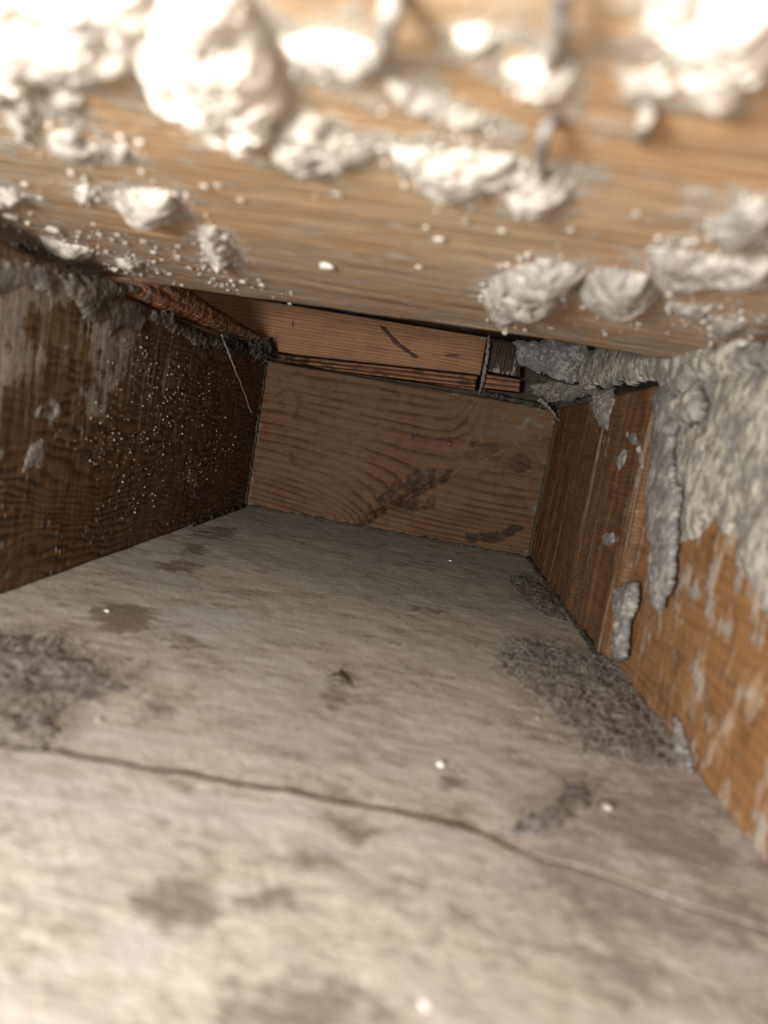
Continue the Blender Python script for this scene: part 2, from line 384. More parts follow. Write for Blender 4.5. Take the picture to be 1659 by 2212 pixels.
# ================================================================== STRUCTURE
# ---- floor: two dusty sheets meeting at a ragged seam
fl = frame('floor')
seam_px = [(-300, 1560), (-100, 1600), (100, 1625), (300, 1662), (420, 1680), (520, 1702), (620, 1712), (700, 1733), (860, 1757), (1000, 1790), (1100, 1833), (1230, 1870), (1500, 1960), (1659, 2010)]
sm = uvof(fl, seam_px); so = np.argsort(sm[:, 0]); sm = sm[so]
def seam(x):
    y = np.interp(x, sm[:, 0], sm[:, 1], left=sm[0, 1], right=sm[-1, 1])
    return y + .003 * (fbm(x / .02, x * 0, 3) - .5)
def field(fr, blobs, soft=.006, grow=0.0):
    polys = [(uvof(fr, b[0]), b[1]) for b in blobs]
    def f(u, v):
        t = np.zeros_like(u)
        for P, a in polys: t = np.maximum(t, a * sstep(-soft, soft, sdpoly(u, v, P) + grow))
        return t
    return f
dirt = field(fl, [(ell(260, 1335, 75, 35), .7), (ell(390, 1222, 50, 13), .7), (ell(420, 1188, 35, 14), .6), (ell(460, 1150, 60, 15), .55),
                  (ell(738, 1466, 26, 13), .95), (ell(745, 1445, 5, 14), .7), (ell(724, 1505, 8, 28), .7), (ell(690, 1545, 30, 8), .55), (ell(968, 1691, 28, 16), .8), (ell(1010, 1760, 50, 12), .5),
                  (ell(770, 1808, 36, 18), .75), (ell(690, 1855, 50, 26), .9), (ell(390, 1960, 85, 38), 1.0), (ell(560, 1950, 60, 26), .75),
                  (ell(640, 2190, 190, 80), .7), (ell(50, 2110, 60, 50), .6), (ell(930, 1318, 60, 12), .35), (ell(900, 1215, 60, 8), .3),
                  (ell(345, 1530, 40, 14), .5), (ell(600, 1280, 260, 10), .22), (ell(330, 1390, 120, 60), .32), (ell(840, 1240, 220, 12), .2),
                  ([(1180, 1640), (1400, 1600), (1560, 1800), (1659, 1980), (1659, 2212), (1330, 2212), (1200, 2010), (1130, 1880), (1060, 1800), (1180, 1740)], .36)], .012)
blue = field(fl, [(ell(430, 1345, 130, 40), .75), (ell(620, 1370, 160, 26), .45), (ell(275, 2060, 75, 60), .9), (ell(100, 1740, 160, 60), .5), (ell(430, 1760, 300, 55), .55),
                  (ell(950, 1820, 130, 26), .6), (ell(330, 1640, 130, 25), .35), (ell(700, 1610, 60, 50), .4)], .012)
fdust = field(fl, [([(1060, 1420), (1180, 1390), (1345, 1420), (1480, 1650), (1659, 1930), (1659, 2212), (1350, 2212), (1230, 2000), (1080, 1800), (1220, 1650), (1120, 1490)], .62), ([(-120, 1350), (140, 1360), (310, 1490), (180, 1540), (110, 1640), (-120, 1650)], .7), ([(1040, 1430), (1100, 1375), (1350, 1410), (1480, 1670), (1260, 1660), (1080, 1480)], .7),
                   (ell(1140, 1270, 55, 40), .75), (ell(1050, 1640, 60, 40), .3)], .012)
def floor_attrs(u, v):
    near = .06 * sstep(.0, .02, seam(u) - v)
    d = np.abs(v - seam(u)); e = np.exp(-(d / .0022) ** 2) * (.8 - .75 * sstep(.255, .29, u))
    edge = .55 * np.exp(-np.minimum(np.minimum(np.abs(u), np.abs(W - u)), np.abs(v)) / .006)
    return {'stain': np.maximum(dirt(u, v), e * (.55 + .6 * fbm(u / .03, v / .03, 5))), 'wash': np.maximum(blue(u, v), near * 5), 'dust': np.maximum(fdust(u, v), edge * .8)}
def floor_disp(u, v): return .0012 * (fbm(u / .03, v / .03, 11) - .5) + .0006 * (fbm(u / .006, v / .006, 12, 3) - .5)
floor = tag(empty('floor', (0.18, -0.4, 0)), 'dusty grey-beige board floor of the timber bay', kind='structure')
X0, X1, YN, YF = -.45, .80, -1.0, .03
def warp_far(u, v): t = (v - (-.55)) / (YF + .55); s = seam(u) + .0002 * (1 - sstep(.265, .295, u)); return u, s + t * (YF - s)
def warp_near(u, v): t = (v - YN) / (-.55 - YN); s = seam(u) - .0003 * (1 - sstep(.265, .295, u)); return u, YN + t * (s - YN)
board('floor_panel', fl, X0, X1, -.55, YF, .012, .0022, M['floor'], floor_disp, floor_attrs, floor, warp_far, ease=.0)
board('floor_panel', frame('floor', .0009), X0, X1, YN, -.55, .0129, .0022, M['floor'], lambda u, v: floor_disp(u, v) - .0009 * sstep(.262, .295, u), floor_attrs, floor, warp_near, ease=.0)

# ---- unseen panel added behind the boards to stop light leaking into the bay
wb = board('rear_light_block', frame('back', .034), X0, X1, 0, .30, .02, .02, M['shade_wood']); tag(wb, 'dark unseen panel added behind the boards to block light', kind='structure')

# ================================================================== TIMBERS
def pat(fr, *pp): return uvof(fr, pp)

# ---- left joist
lf = frame('left')
lw = field(lf, [([(-60, 560), (60, 560), (200, 600), (240, 650), (120, 660), (60, 700), (-60, 800)], .55), ([(-60, 700), (50, 690), (110, 780), (40, 840), (-60, 860)], .55),
                ([(190, 650), (300, 650), (290, 760), (260, 840), (220, 870), (185, 760)], .50), ([(300, 720), (440, 750), (400, 900), (330, 960), (290, 860)], .22),
                ([(170, 840), (240, 830), (230, 900), (190, 910)], .5), ([(60, 960), (100, 950), (95, 1010), (50, 1020)], .55), (ell(105, 890, 34, 34), .36), (ell(415, 1035, 12, 24), .42),
                ([(-60, 840), (10, 840), (10, 990), (-60, 1000)], .45), (ell(175, 935, 5, 30), .5), (ell(380, 930, 6, 34), .4)], .006)
ls = field(lf, [([(30, 640), (110, 650), (200, 720), (200, 800), (120, 760), (50, 720)], .75), ([(290, 700), (360, 720), (380, 860), (320, 900), (290, 800)], .3), ([(0, 780), (90, 760), (110, 900), (0, 930)], .35)], .008)
ldark = field(lf, [([(470, 900), (560, 800), (560, 1100), (440, 1120), (430, 1000)], .3)], .02)
def left_attrs(u, v):
    a = uvof(lf, [(210, 1010)])[0]; b = uvof(lf, [(60, 1180)])[0]; c = uvof(lf, [(420, 1080)])[0]
    w = v + .020 * np.exp(-((u - a[0]) / .07) ** 2 - ((v - a[1]) / .03) ** 2) - .012 * np.exp(-((u - b[0]) / .05) ** 2 - ((v - b[1]) / .03) ** 2) + .010 * np.exp(-((u - c[0]) / .05) ** 2 - ((v - c[1]) / .03) ** 2)
    w = w + .034 * (fbm(u / .10, v / .05, 21, 3) - .5) + .007 * (fbm(u / .022, v / .012, 22, 3) - .5) + u * .02
    top = .30 * sstep(H - .02, H, v)
    corner = .5 * np.exp(-np.abs(u) / .010) + .45 * np.exp(-v / .004)
    return {'gr': w / .0062, 'wash': 1.5 * lw(u, v), 'stain': ls(u, v), 'dust': np.maximum(np.maximum(top, .40 * sstep(.05, .12, v) * sstep(-.22, -.36, u)), corner * .8)}
def left_disp(u, v): return .0016 * (fbm(u / .05, v / .03, 31) - .5) + .0006 * (fbm(u / .007, v / .03, 32, 3) - .5) + .0007 * (fbm(u / .02, v / .004, 33, 3) - .5)
lj = board('timber_joist', frame('left', 0), -1.0, .012, 0, H, .045, .0016, M['left'], left_disp, left_attrs)
tag(lj, 'dark brown timber joist with wavy grain and whitewash stains, on the left of the bay', 'joist', 'joists flanking the bay')

# ---- right joist, far length (proud) and near length (set back, orange)
rf = frame('right'); YS = -.395
rw = field(rf, [(ell(1315, 965, 14, 32), .42), (ell(1380, 970, 8, 30), .45), (ell(1355, 1120, 12, 40), .3), (ell(1330, 1165, 10, 14), .55), (ell(1352, 1340, 22, 70), .4), (ell(1400, 1000, 5, 160), .3)], .004)
def right_attrs(u, v):
    n = fbm(u / .006, v / .4, 41, 2); lines = sstep(.62, .8, n) * .6 + .12
    dk = .55 * np.exp(-((u - uvof(rf, [(1262, 1100)])[0][0] - .09 * (v - .09) * .3) / .004) ** 2)
    top = .55 * sstep(H - .014, H, v)
    cor = .75 * np.exp(-np.abs(u) / .012) + .4 * np.exp(-v / .004)
    far = .38 * sstep(-.22, -.05, u)  # darker tone towards the rear end
    w = v + .02 * (fbm(u / .12, v / .06, 42, 3) - .5) + .015 * np.exp(-((u + .12) / .03) ** 2 - ((v - .06) / .04) ** 2)
    return {'gr': w / .0034, 'wash': rw(u, v), 'stain': np.maximum(np.maximum(dk, far), top * .8), 'dust': np.maximum(lines, cor)}
def right_disp(u, v):
    return .0035 * (fbm(u / .018, v / .5, 43, 3) - .5) + .0012 * (fbm(u / .05, v / .05, 44) - .5) - .002 * np.exp(-((u + .262 - .1 * (v - .09)) / .003) ** 2) - .0015 * np.exp(-((u + .075) / .003) ** 2)
rj = board('timber_joist', rf, YS, .012, 0, H, .050, .0016, M['right'], right_disp, right_attrs)
tag(rj, 'brown sawn timber joist with vertical tan ridges, beside the knotted back board', 'joist', 'joists flanking the bay')
r2 = frame('right2')
r2w = field(r2, [([(1400, 1290), (1480, 1200), (1660, 1200), (1660, 1420), (1560, 1430), (1480, 1380), (1420, 1340)], .52), (ell(1545, 1415, 14, 50), .5), (ell(1650, 1340, 30, 110), .5), (ell(1470, 1350, 14, 14), .5), (ell(1650, 1510, 14, 30), .6),
                 (ell(1590, 1720, 26, 20), .5), (ell(1530, 1610, 10, 20), .4), ([(1520, 1650), (1660, 1640), (1700, 1900), (1660, 1920), (1560, 1800)], .45)], .006)
def r2_attrs(u, v):
    w = v + .02 * (fbm(u / .1, v / .06, 52, 3) - .5)
    n = fbm(u / .007, v / .3, 51, 2)
    return {'gr': w / .005, 'wash': np.maximum(r2w(u, v), .30 * fbm(u / .05, v / .08, 57, 3) + .18), 'stain': .35 * np.exp(-np.abs(u - YS) / .01), 'dust': np.maximum(.34 + .12 * sstep(.6, .8, n), .5 * np.exp(-v / .004))}
def r2_disp(u, v): return .0014 * (fbm(u / .02, v / .1, 53, 3) - .5)
rj2 = board('timber_joist', r2, -1.0, YS - .0012, 0, H + .004, .044, .0018, M['right2'], r2_disp, r2_attrs)
tag(rj2, 'near orange timber joist at the right edge, streaked with pale drips below grey mortar', 'joist', 'joists flanking the bay')

# ---- back blocking board with its knot and the swooping grain
bf = frame('back')
kn = uvof(bf, [(1122, 1000)])[0]; k2 = uvof(bf, [(985, 1022)])[0]; dg = uvof(bf, [(772, 1132)])[0]; ka = uvof(bf, [(1075, 850)])[0]
ddir = (k2 - dg); dl_ = np.linalg.norm(ddir); ddir /= dl_; dn_ = np.array([-ddir[1], ddir[0]])
bstain = field(bf, [([(760, 1140), (800, 1085), (850, 1040), (905, 1010), (990, 1008), (960, 1050), (890, 1075), (830, 1110), (800, 1140)], .60), ([(600, 800), (660, 800), (650, 900), (600, 920)], .35),
                    (ell(1020, 955, 22, 16), .55), ([(1000, 1150), (1060, 1150), (1120, 1128), (1140, 1140), (1080, 1175), (1010, 1172)], .75), (ell(780, 1010, 90, 22), .2), (ell(620, 990, 40, 30), .3),
                    (ell(890, 1085, 60, 22), .55), (ell(640, 930, 70, 7), .25), (ell(1110, 860, 90, 18), .45), (ell(640, 1120, 120, 10), .4), (ell(893, 945, 4, 8), 1.0), (ell(1010, 870, 40, 30), .3), (ell(1122, 1000, 9, 8), .75), (ell(1122, 1000, 34, 30), .18)], .004)
def block_phase(u, v):
    w = v + .010 * (fbm(u / .16, v / .06, 61, 3) - .5)
    s = (u - dg[0]) * dn_[0] + (v - dg[1]) * dn_[1]; t = (u - dg[0]) * ddir[0] + (v - dg[1]) * ddir[1]
    pr = np.exp(-((t - .4 * dl_) / (.75 * dl_)) ** 2)
    up = np.where(s > 0, np.exp(-s / .05), 0); dnn = np.where(s <= 0, np.exp(s / .02), 0)
    w = w + .048 * up * pr - .006 * dnn * pr
    w = w - .05 * sstep(ka[0] - .075, ka[0] - .005, u) ** 2 * np.exp(-((v - ka[1]) / .05) ** 2)
    w = np.interp(w, [-.05, 0, .05, .10, .13, .20, .30], [-.06, 0, .052, .084, .098, .148, .25])
    r = np.hypot(u - kn[0], (v - kn[1]) * 1.05)
    k = np.exp(-(r / .019) ** 6)
    return (w / .0068) * (1 - k) + (r / .0042) * k
def block_attrs(u, v):
    eL = np.minimum(u, W - u); eT = H - v
    ed = .8 * np.exp(-np.abs(eL) / .004) + .45 * np.exp(-v / .0035) + .5 * np.exp(-eT / .006)
    rt = .34 * sstep(.25, .33, u) * sstep(.08, .17, v)
    return {'gr': block_phase(u, v), 'stain': bstain(u, v), 'dust': np.maximum(ed, rt), 'wash': 0 * u}
def block_disp(u, v):
    p = block_phase(u, v); f = p - np.floor(p)
    s = (u - dg[0]) * dn_[0] + (v - dg[1]) * dn_[1]; t = (u - dg[0]) * ddir[0] + (v - dg[1]) * ddir[1]
    crack = -.004 * np.exp(-(s / .004) ** 2) * sstep(-.01, .01, t) * (1 - sstep(dl_ * .9, dl_ * 1.1, t))
    step = .0022 * sstep(.003, -.003, s) * np.exp(-((t - .5 * dl_) / dl_) ** 2) * np.exp(-np.maximum(-s, 0) / .03)
    kc = -.002 * np.exp(-((v - kn[1] + .25 * (u - kn[0])) / .0009) ** 2) * np.exp(-((u - kn[0]) / .016) ** 2)
    return -.0005 * sstep(.7, .95, f) + .0018 * (fbm(u / .06, v / .05, 63) - .5) + crack + step + kc
bb = board('blocking_board', bf, .001, W - .0005, 0, H - .003, .030, .0010, M['block'], block_disp, block_attrs)
tag(bb, 'brown blocking board with a round knot and swooping grain at the back of the bay', 'board')

M['knot'] = wood('knot_wood', (.095, .050, .027), (.040, .021, .013), 1, late_w=.35, late_amt=.7, stain=(.015, .01, .008), mott=.3, ring_fade=.1)
def knot_attrs(u, v):
    r = np.hypot(u - kn[0], (v - kn[1]) * 1.05) + .0008 * (fbm(u / .006, v / .006, 66) - .5)
    ck = np.exp(-((v - kn[1] + .25 * (u - kn[0])) / .0007) ** 2)
    return {'gr': r / .0030, 'stain': np.maximum(.9 * ck, .6 * sstep(.005, .002, r)), 'dust': 0 * u, 'wash': 0 * u}
tag(crust('knot', bf, ell(1122, 1000, 27, 24), .0012, M['knot'], .0006, .001, .003, .01, 67, .001, rough=.1, parent=bb, attrs=knot_attrs), 'round dark knot with a fine crack')

# ---- upper board above the blocking (lighter orange), lath strip under it, dark block at its right end
zb = lambda u: np.interp(u, [.0355, .256], [.1960, .2085])
ustain = field(bf, [([(818, 703), (832, 706), (868, 745), (905, 772), (893, 774), (850, 742)], .95), (ell(960, 768, 36, 5), .6), (ell(690, 683, 40, 6), .3), (ell(634, 700, 3, 14), .8), (ell(935, 775, 8, 16), .5)], .002)
def upper_attrs(u, v):
    w = v - (u * .010) + .009 * (fbm(u / .16, v / .03, 71, 3) - .5)
    t = .55 * np.exp(-(.2535 - v) / .0025); bt = .5 * np.exp(-np.abs(v - zb(u)) / .004)
    return {'gr': w / .0037, 'stain': np.maximum(ustain(u, v), .55 * np.exp(-(v - zb(u)) / .003)), 'dust': np.maximum(t, bt * .6), 'wash': 0 * u}
def upper_warp(u, v): t = (v - .196) / (.2535 - .196); return u, zb(u) + t * (.2535 - zb(u))
def upper_disp(u, v): return .001 * (fbm(u / .05, v / .03, 72) - .5)
ub = board('upper_board', frame('back', -.004), -.14, .2605, .196, .2535, .028, .0011, M['orange'], upper_disp, upper_attrs, None, upper_warp)
tag(ub, 'light orange fine-grained board above the blocking board', 'board')
sp = NT('red_brown_resin'); M['resinrun'] = sp.done((.06, .025, .016), .6, .25)
rr = crust('resin_run', frame('back', -.0046), [(820, 702), (830, 706), (866, 744), (903, 770), (896, 773), (850, 742)], .0009, M['resinrun'], .0006, .0022, .002, .006, 5, parent=ub)
tag(rr, 'dark red-brown resin run slanting down the board')
def lath_attrs(u, v):
    w = v - zb(u) + .0015 * (fbm(u / .05, v / .01, 75, 3) - .5)
    return {'gr': w / .0052, 'stain': .75 * (fbm(u / .02, v / .004, 76, 3)) + .3 * sstep(.10, .04, u), 'dust': .35 * np.exp(-np.abs(v - zb(u)) / .002), 'wash': 0 * u}
def lath_disp(u, v): w = (v - zb(u)) / .0052; f = w - np.floor(w); return -.003 * sstep(.45, .7, f) * (1 - sstep(.9, 1, f)) + .002 * (fbm(u / .03, v / .006, 77, 3) - .5) - .004 * sstep(.07, .02, u)
def lath_warp(u, v): t = (v - .184) / (.0115); lo = np.interp(u, [.03, .26], [.1842, .1900]); return u, lo + t * (zb(u) - .0012 - lo)
la = board('lath_strip', frame('back', -.006), .012, .2575, .184, .1955, .022, .0009, M['lathwood'], lath_disp, lath_attrs, None, lath_warp)
tag(la, 'long split lath strip under the orange upper board', 'lath')
q = uvof(bf, [(1042, 808), (1122, 822), (1120, 848), (1038, 838)])
def lath2_warp(u, v):
    a = (u - .262) / .044; t = (v - .187) / .02
    lo = q[3] * (1 - a)[:, None] + q[2] * a[:, None]; hi = q[0] * (1 - a)[:, None] + q[1] * a[:, None]; r_ = lo * (1 - t)[:, None] + hi * t[:, None]
    return r_[:, 0], r_[:, 1]
def lath2_attrs(u, v): return {'gr': (v - u * .06) / .0062 + .3, 'stain': .2 + 0 * u, 'dust': .0 * u, 'wash': 0 * u}
l2 = board('lath_strip', frame('back', -.012), .262, .306, .187, .207, .025, .0009, M['lathwood'], None, lath2_attrs, None, lath2_warp)
tag(l2, 'short orange-striped lath end below the dark scratched block', 'lath')
q2 = uvof(bf, [(1064, 738), (1122, 742), (1123, 815), (1052, 803)])
def de_warp(u, v):
    a = (u - .262) / .044; t = (v - .21) / .044
    lo = q2[3] * (1 - a)[:, None] + q2[2] * a[:, None]; hi = q2[0] * (1 - a)[:, None] + q2[1] * a[:, None]; r_ = lo * (1 - t)[:, None] + hi * t[:, None]
    return r_[:, 0], r_[:, 1]
def de_attrs(u, v): return {'gr': u / .004 + .5 * fbm(u / .01, v / .05, 4), 'stain': 0 * u, 'dust': 0 * u,
                            'wash': .62 * sstep(.5, .68, fbm(u / .0022 + v * 60, v / .03, 79, 2)) * (1 - sstep(.222, .245, v)) + .5 * np.exp(-np.abs(v - .2135) / .0025)}
de = board('end_block', frame('back', -.010), .262, .306, .21, .254, .03, .0009, M['darkend'], lambda u, v: .003 * (fbm(u / .005, v / .04, 78, 3) - .5), de_attrs, None, de_warp)
tag(de, 'dark brown end block with white scratches, right of the orange upper board', 'block')

# ---- boards overhead
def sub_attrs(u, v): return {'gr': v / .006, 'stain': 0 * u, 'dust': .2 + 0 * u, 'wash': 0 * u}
sb = board('gap_dark_board', frame('ceil', .2560), X0, X1, -.50, .030, .02, .006, M['shade_wood'], lambda u, v: .002 * (fbm(u / .1, v / .02, 3) - .5), sub_attrs)  # added so the gap over the upper board stays dark
tag(sb, 'dark board added above the orange upper board to keep the gap dark', 'board')
cf = frame('ceil')
pe = uvof(cf, [(0, 567), (541, 643), (800, 680), (1057, 714)])
def far_edge(u): return np.interp(u, [-.45, pe[0][0], pe[1][0], pe[2][0], pe[3][0], .5], [pe[0][1] + .01, pe[0][1], pe[1][1], pe[2][1], pe[3][1], pe[3][1] - .012]) + .0016 * (fbm(u / .03, u * 0, 91, 3) - .5)
pw = field(cf, [([(1060, 520), (1659, 430), (1659, 740), (1400, 720), (1100, 690)], .16), ([(-80, 440), (300, 500), (640, 640), (300, 600), (-80, 570)], .30), ([(-100, -100), (700, -100), (820, 330), (560, 360), (300, 300), (120, 350), (-100, 330)], .50), ([(700, -100), (1760, -100), (1659, 160), (1200, 240), (900, 200)], .34),
                ([(800, 180), (1200, 180), (1250, 330), (900, 330)], .18), ([(1450, 690), (1659, 690), (1659, 740), (1450, 735)], .45)], .01)
ps = field(cf, [(ell(540, 405, 90, 20), .5), (ell(650, 640, 300, 14), .12), (ell(200, 470, 180, 16), .25)], .01)
CRUST_OUTLINES = [[(-80, -80), (330, -80), (325, 60), (300, 120), (270, 150), (220, 165), (165, 178), (100, 165), (60, 190), (0, 205), (-80, 210)],
    [(290, 60), (340, -60), (520, -60), (575, 60), (612, 130), (620, 220), (590, 285), (530, 304), (470, 288), (430, 262), (375, 222), (325, 195), (295, 150)],
    [(570, 310), (610, 255), (680, 235), (740, 285), (800, 325), (770, 350), (735, 365), (690, 372), (640, 360), (600, 345)],
    [(610, 85), (680, 65), (760, 75), (822, 110), (815, 150), (760, 165), (700, 150), (640, 130)],
    [(243, 430), (262, 415), (300, 408), (365, 412), (390, 440), (372, 470), (320, 474), (262, 458)],
    [(100, 285), (160, 272), (185, 300), (222, 325), (210, 347), (170, 342), (110, 325)],
    [(8, 215), (62, 218), (82, 260), (60, 312), (38, 295), (12, 250)],
    [(80, 198), (140, 192), (178, 213), (168, 242), (110, 246)],
    [(240, 317), (265, 303), (292, 323), (276, 344), (246, 337)],
    [(163, 408), (190, 400), (208, 418), (195, 434), (168, 430)],
    [(428, 490), (462, 492), (503, 530), (516, 560), (492, 577), (450, 562), (434, 530)],
    [(829, 305), (900, 318), (1000, 325), (1115, 333), (1105, 358), (1150, 382), (1210, 372), (1242, 400), (1205, 440), (1130, 452), (1100, 422), (1060, 402), (1000, 430), (930, 420), (915, 390), (870, 345)],
    [(1085, 135), (1180, 120), (1252, 135), (1262, 182), (1180, 208), (1120, 200)],
    [(830, 130), (880, 175), (940, 205), (1000, 235), (1048, 258), (1042, 284), (960, 272), (900, 240), (845, 222)],
    [(1390, -60), (1720, -60), (1720, 110), (1645, 150), (1585, 212), (1520, 212), (1478, 160), (1440, 80), (1400, 40)],
    [(1335, 158), (1440, 148), (1465, 183), (1420, 203), (1350, 198)],
    [(980, 60), (1050, 45), (1085, 80), (1050, 112), (990, 100)],
    [(1038, 645), (1060, 600), (1120, 575), (1185, 560), (1262, 585), (1242, 622), (1200, 652), (1120, 676), (1080, 668)],
    [(1245, 622), (1270, 592), (1330, 575), (1400, 592), (1428, 630), (1404, 650), (1320, 648)],
    [(1395, 545), (1440, 528), (1500, 545), (1560, 555), (1680, 560), (1680, 600), (1560, 607), (1480, 612), (1420, 602)],
    [(1525, 475), (1590, 440), (1640, 428), (1690, 440), (1690, 525), (1600, 532), (1540, 505)],
    [(1530, 690), (1580, 680), (1615, 695), (1600, 725), (1540, 722)],
    [(1440, 655), (1510, 660), (1545, 675), (1530, 690), (1450, 672)],
    [(90, 510), (150, 525), (200, 540), (195, 556), (130, 548), (95, 530)],
    [(252, 560), (285, 552), (305, 565), (290, 577), (258, 574)],
    [(-60, 415), (30, 402), (60, 425), (20, 438), (-60, 445)],
    [(-80, 520), (40, 525), (78, 548), (75, 560), (0, 565), (-80, 560)]]
pfilm = field(cf, [(o_, .95) for o_ in CRUST_OUTLINES], .014, .007)
def plank_attrs(u, v):
    w = v + .03 * (fbm(u / .22, v / .06, 81, 3) - .5) + .006 * (fbm(u / .05, v / .008, 82, 3) - .5)
    return {'gr': w / .0060, 'wash': np.maximum(pw(u, v), pfilm(u, v)), 'stain': ps(u, v), 'dust': .28 + .22 * np.exp(-np.abs(far_edge(u) - v) / .05)}
def plank_disp(u, v): return .0008 * (fbm(u / .08, v / .003, 84, 3) - .5) + .0014 * (fbm(u / .06, v / .02, 83) - .5)
PM = -.62
def pl_warp(u, v): t = (v - PM) / (-.38 - PM); return u, PM + t * (far_edge(u) - PM)
pk = board('overhead_plank', cf, X0, X1, -.80, -.38, .045, .0022, M['plank'], plank_disp, plank_attrs, None, lambda u, v: (u, -.80 + (v + .80) / (.42) * (far_edge(u) + .80)))
tag(pk, 'weathered pale brown plank overhead, crusted with blobs of plaster', 'plank')

# ---- splintered batten on the left joist
def bat_attrs(u, v):
    return {'gr': (v - .02 * u + .002 * (fbm(u / .03, v / .006, 93, 3) - .5)) / .0030, 'stain': .30 * sstep(-.28, -.2, u) + .35 * sstep(.55, .7, fbm(u / .05, v / .004, 94, 3)),
            'dust': .75 * sstep(-.27, -.05, u), 'wash': .45 * sstep(-.34, -.37, u)}
ba = crust('splintered_batten', frame('left', -.004), [(-.404, .186), (-.372, .2035), (-.335, .2120), (-.306, .2150), (-.23, .2115), (-.10, .2095), (.02, .2085), (.02, .198), (-.10, .1965), (-.20, .1925), (-.29, .1895)],
           .0085, M['batten'], .0009, .0014, .0025, .010, 95, .022, True, rough=.12, attrs=bat_attrs, extra=lambda u, v: .0025 * (fbm(u / .05, v / .0025, 96, 3) - .5))
tag(ba, 'splintered reddish batten lying along the top of the left joist', 'batten')

# ================================================================== PLASTER AND MORTAR
CG = 'plaster crusts under the overhead plank'
def ceil_crust(name, poly, T, mat, label, cat='plaster', seed=0, rag=None, edge=None, lump=None, rough=.6, group=CG, res=None):
    P = uvof(cf, poly); d = np.linalg.norm(np.array([P[:, 0].mean(), P[:, 1].mean(), .2]) - CAM)
    k = d / FPX; T = T * 3600 * k; g = 1.3 if cat == 'plaster' and 'lump' not in name else .6
    o = crust(name, cf, poly, T, M[mat], max(.0006, 2.6 * k), 11 * k * g, 20 * k, 75 * k, seed, .0015, rough=rough if 'lump' not in name and 'blob' not in name else .35)
    return tag(o, label, cat, group)
ceil_crust('plaster_crust', [(-80, -80), (330, -80), (325, 60), (300, 120), (270, 150), (220, 165), (165, 178), (100, 165), (60, 190), (0, 205), (-80, 210)], .011, 'plaster_white', 'big white plaster mass in the top left corner', seed=101, rag=.003)
ceil_crust('plaster_blob', [(290, 60), (340, -60), (520, -60), (575, 60), (612, 130), (620, 220), (590, 285), (530, 304), (470, 288), (430, 262), (375, 222), (325, 195), (295, 150)], .015, 'plaster_white', 'largest rounded white plaster blob overhead, left of centre', seed=103, edge=.007, rough=.35, lump=.014, rag=.0022)
ceil_crust('plaster_crust', [(570, 310), (610, 255), (680, 235), (740, 285), (800, 325), (770, 350), (735, 365), (690, 372), (640, 360), (600, 345)], .008, 'plaster', 'ragged plaster crust hanging just right of the largest blob', seed=107)
ceil_crust('plaster_crust', [(610, 85), (680, 65), (760, 75), (822, 110), (815, 150), (760, 165), (700, 150), (640, 130)], .008, 'plaster_white', 'bright flat plaster patch above and right of the largest blob', seed=109)
ceil_crust('plaster_lump', [(243, 430), (262, 415), (300, 408), (365, 412), (390, 440), (372, 470), (320, 474), (262, 458)], .010, 'plaster', 'smooth grey oval plaster lump above the left joist', seed=113, edge=.005, rough=.25, rag=.0015)
ceil_crust('plaster_crust', [(100, 285), (160, 272), (185, 300), (222, 325), (210, 347), (170, 342), (110, 325)], .006, 'plaster', 'knobbly plaster patch below the top left plaster mass', seed=117, rag=.0022)
ceil_crust('plaster_crust', [(8, 215), (62, 218), (82, 260), (60, 312), (38, 295), (12, 250)], .006, 'plaster', 'drooping plaster patch at the left edge under the top left mass', seed=121, rag=.0022)
ceil_crust('plaster_crust', [(80, 198), (140, 192), (178, 213), (168, 242), (110, 246)], .006, 'plaster', 'small oval plaster patch just under the top left mass', seed=123, rag=.0022)
ceil_crust('plaster_lump', [(240, 317), (265, 303), (292, 323), (276, 344), (246, 337)], .005, 'plaster', 'single round cream plaster dab left of the large blob', seed=127, rag=.001)
ceil_crust('plaster_lump', [(163, 408), (190, 400), (208, 418), (195, 434), (168, 430)], .005, 'plaster_white', 'small round white dab left of the grey oval lump', seed=129, rag=.001)
ceil_crust('plaster_crust', [(428, 490), (462, 492), (503, 530), (516, 560), (492, 577), (450, 562), (434, 530)], .008, 'plaster', 'drooping plaster drip between the grey oval lump and the plank edge', seed=131, rag=.0022)
ceil_crust('plaster_crust', [(829, 305), (900, 318), (1000, 325), (1115, 333), (1105, 358), (1150, 382), (1210, 372), (1242, 400), (1205, 440), (1130, 452), (1100, 422), (1060, 402), (1000, 430), (930, 420), (915, 390), (870, 345)], .009, 'plaster', 'long ragged cream plaster ledge in the middle of the plank', seed=137, rag=.003)
ceil_crust('plaster_crust', [(1085, 135), (1180, 120), (1252, 135), (1262, 182), (1180, 208), (1120, 200)], .008, 'plaster_white', 'bright cream plaster patch high above the long ledge', seed=139)
ceil_crust('plaster_crust', [(830, 130), (880, 175), (940, 205), (1000, 235), (1048, 258), (1042, 284), (960, 272), (900, 240), (845, 222)], .007, 'plaster', 'slanting greyish plaster ridge between largest blob and long ledge', seed=141)
ceil_crust('plaster_crust', [(1390, -60), (1720, -60), (1720, 110), (1645, 150), (1585, 212), (1520, 212), (1478, 160), (1440, 80), (1400, 40)], .013, 'plaster_white', 'big white plaster mass in the top right corner', seed=143, edge=.006, rag=.003)
ceil_crust('plaster_crust', [(1335, 158), (1440, 148), (1465, 183), (1420, 203), (1350, 198)], .006, 'plaster_white', 'thin bright plaster smear left of the top right mass', seed=147)
ceil_crust('plaster_crust', [(980, 60), (1050, 45), (1085, 80), (1050, 112), (990, 100)], .007, 'plaster_white', 'bright round plaster dab at the top centre', seed=149)
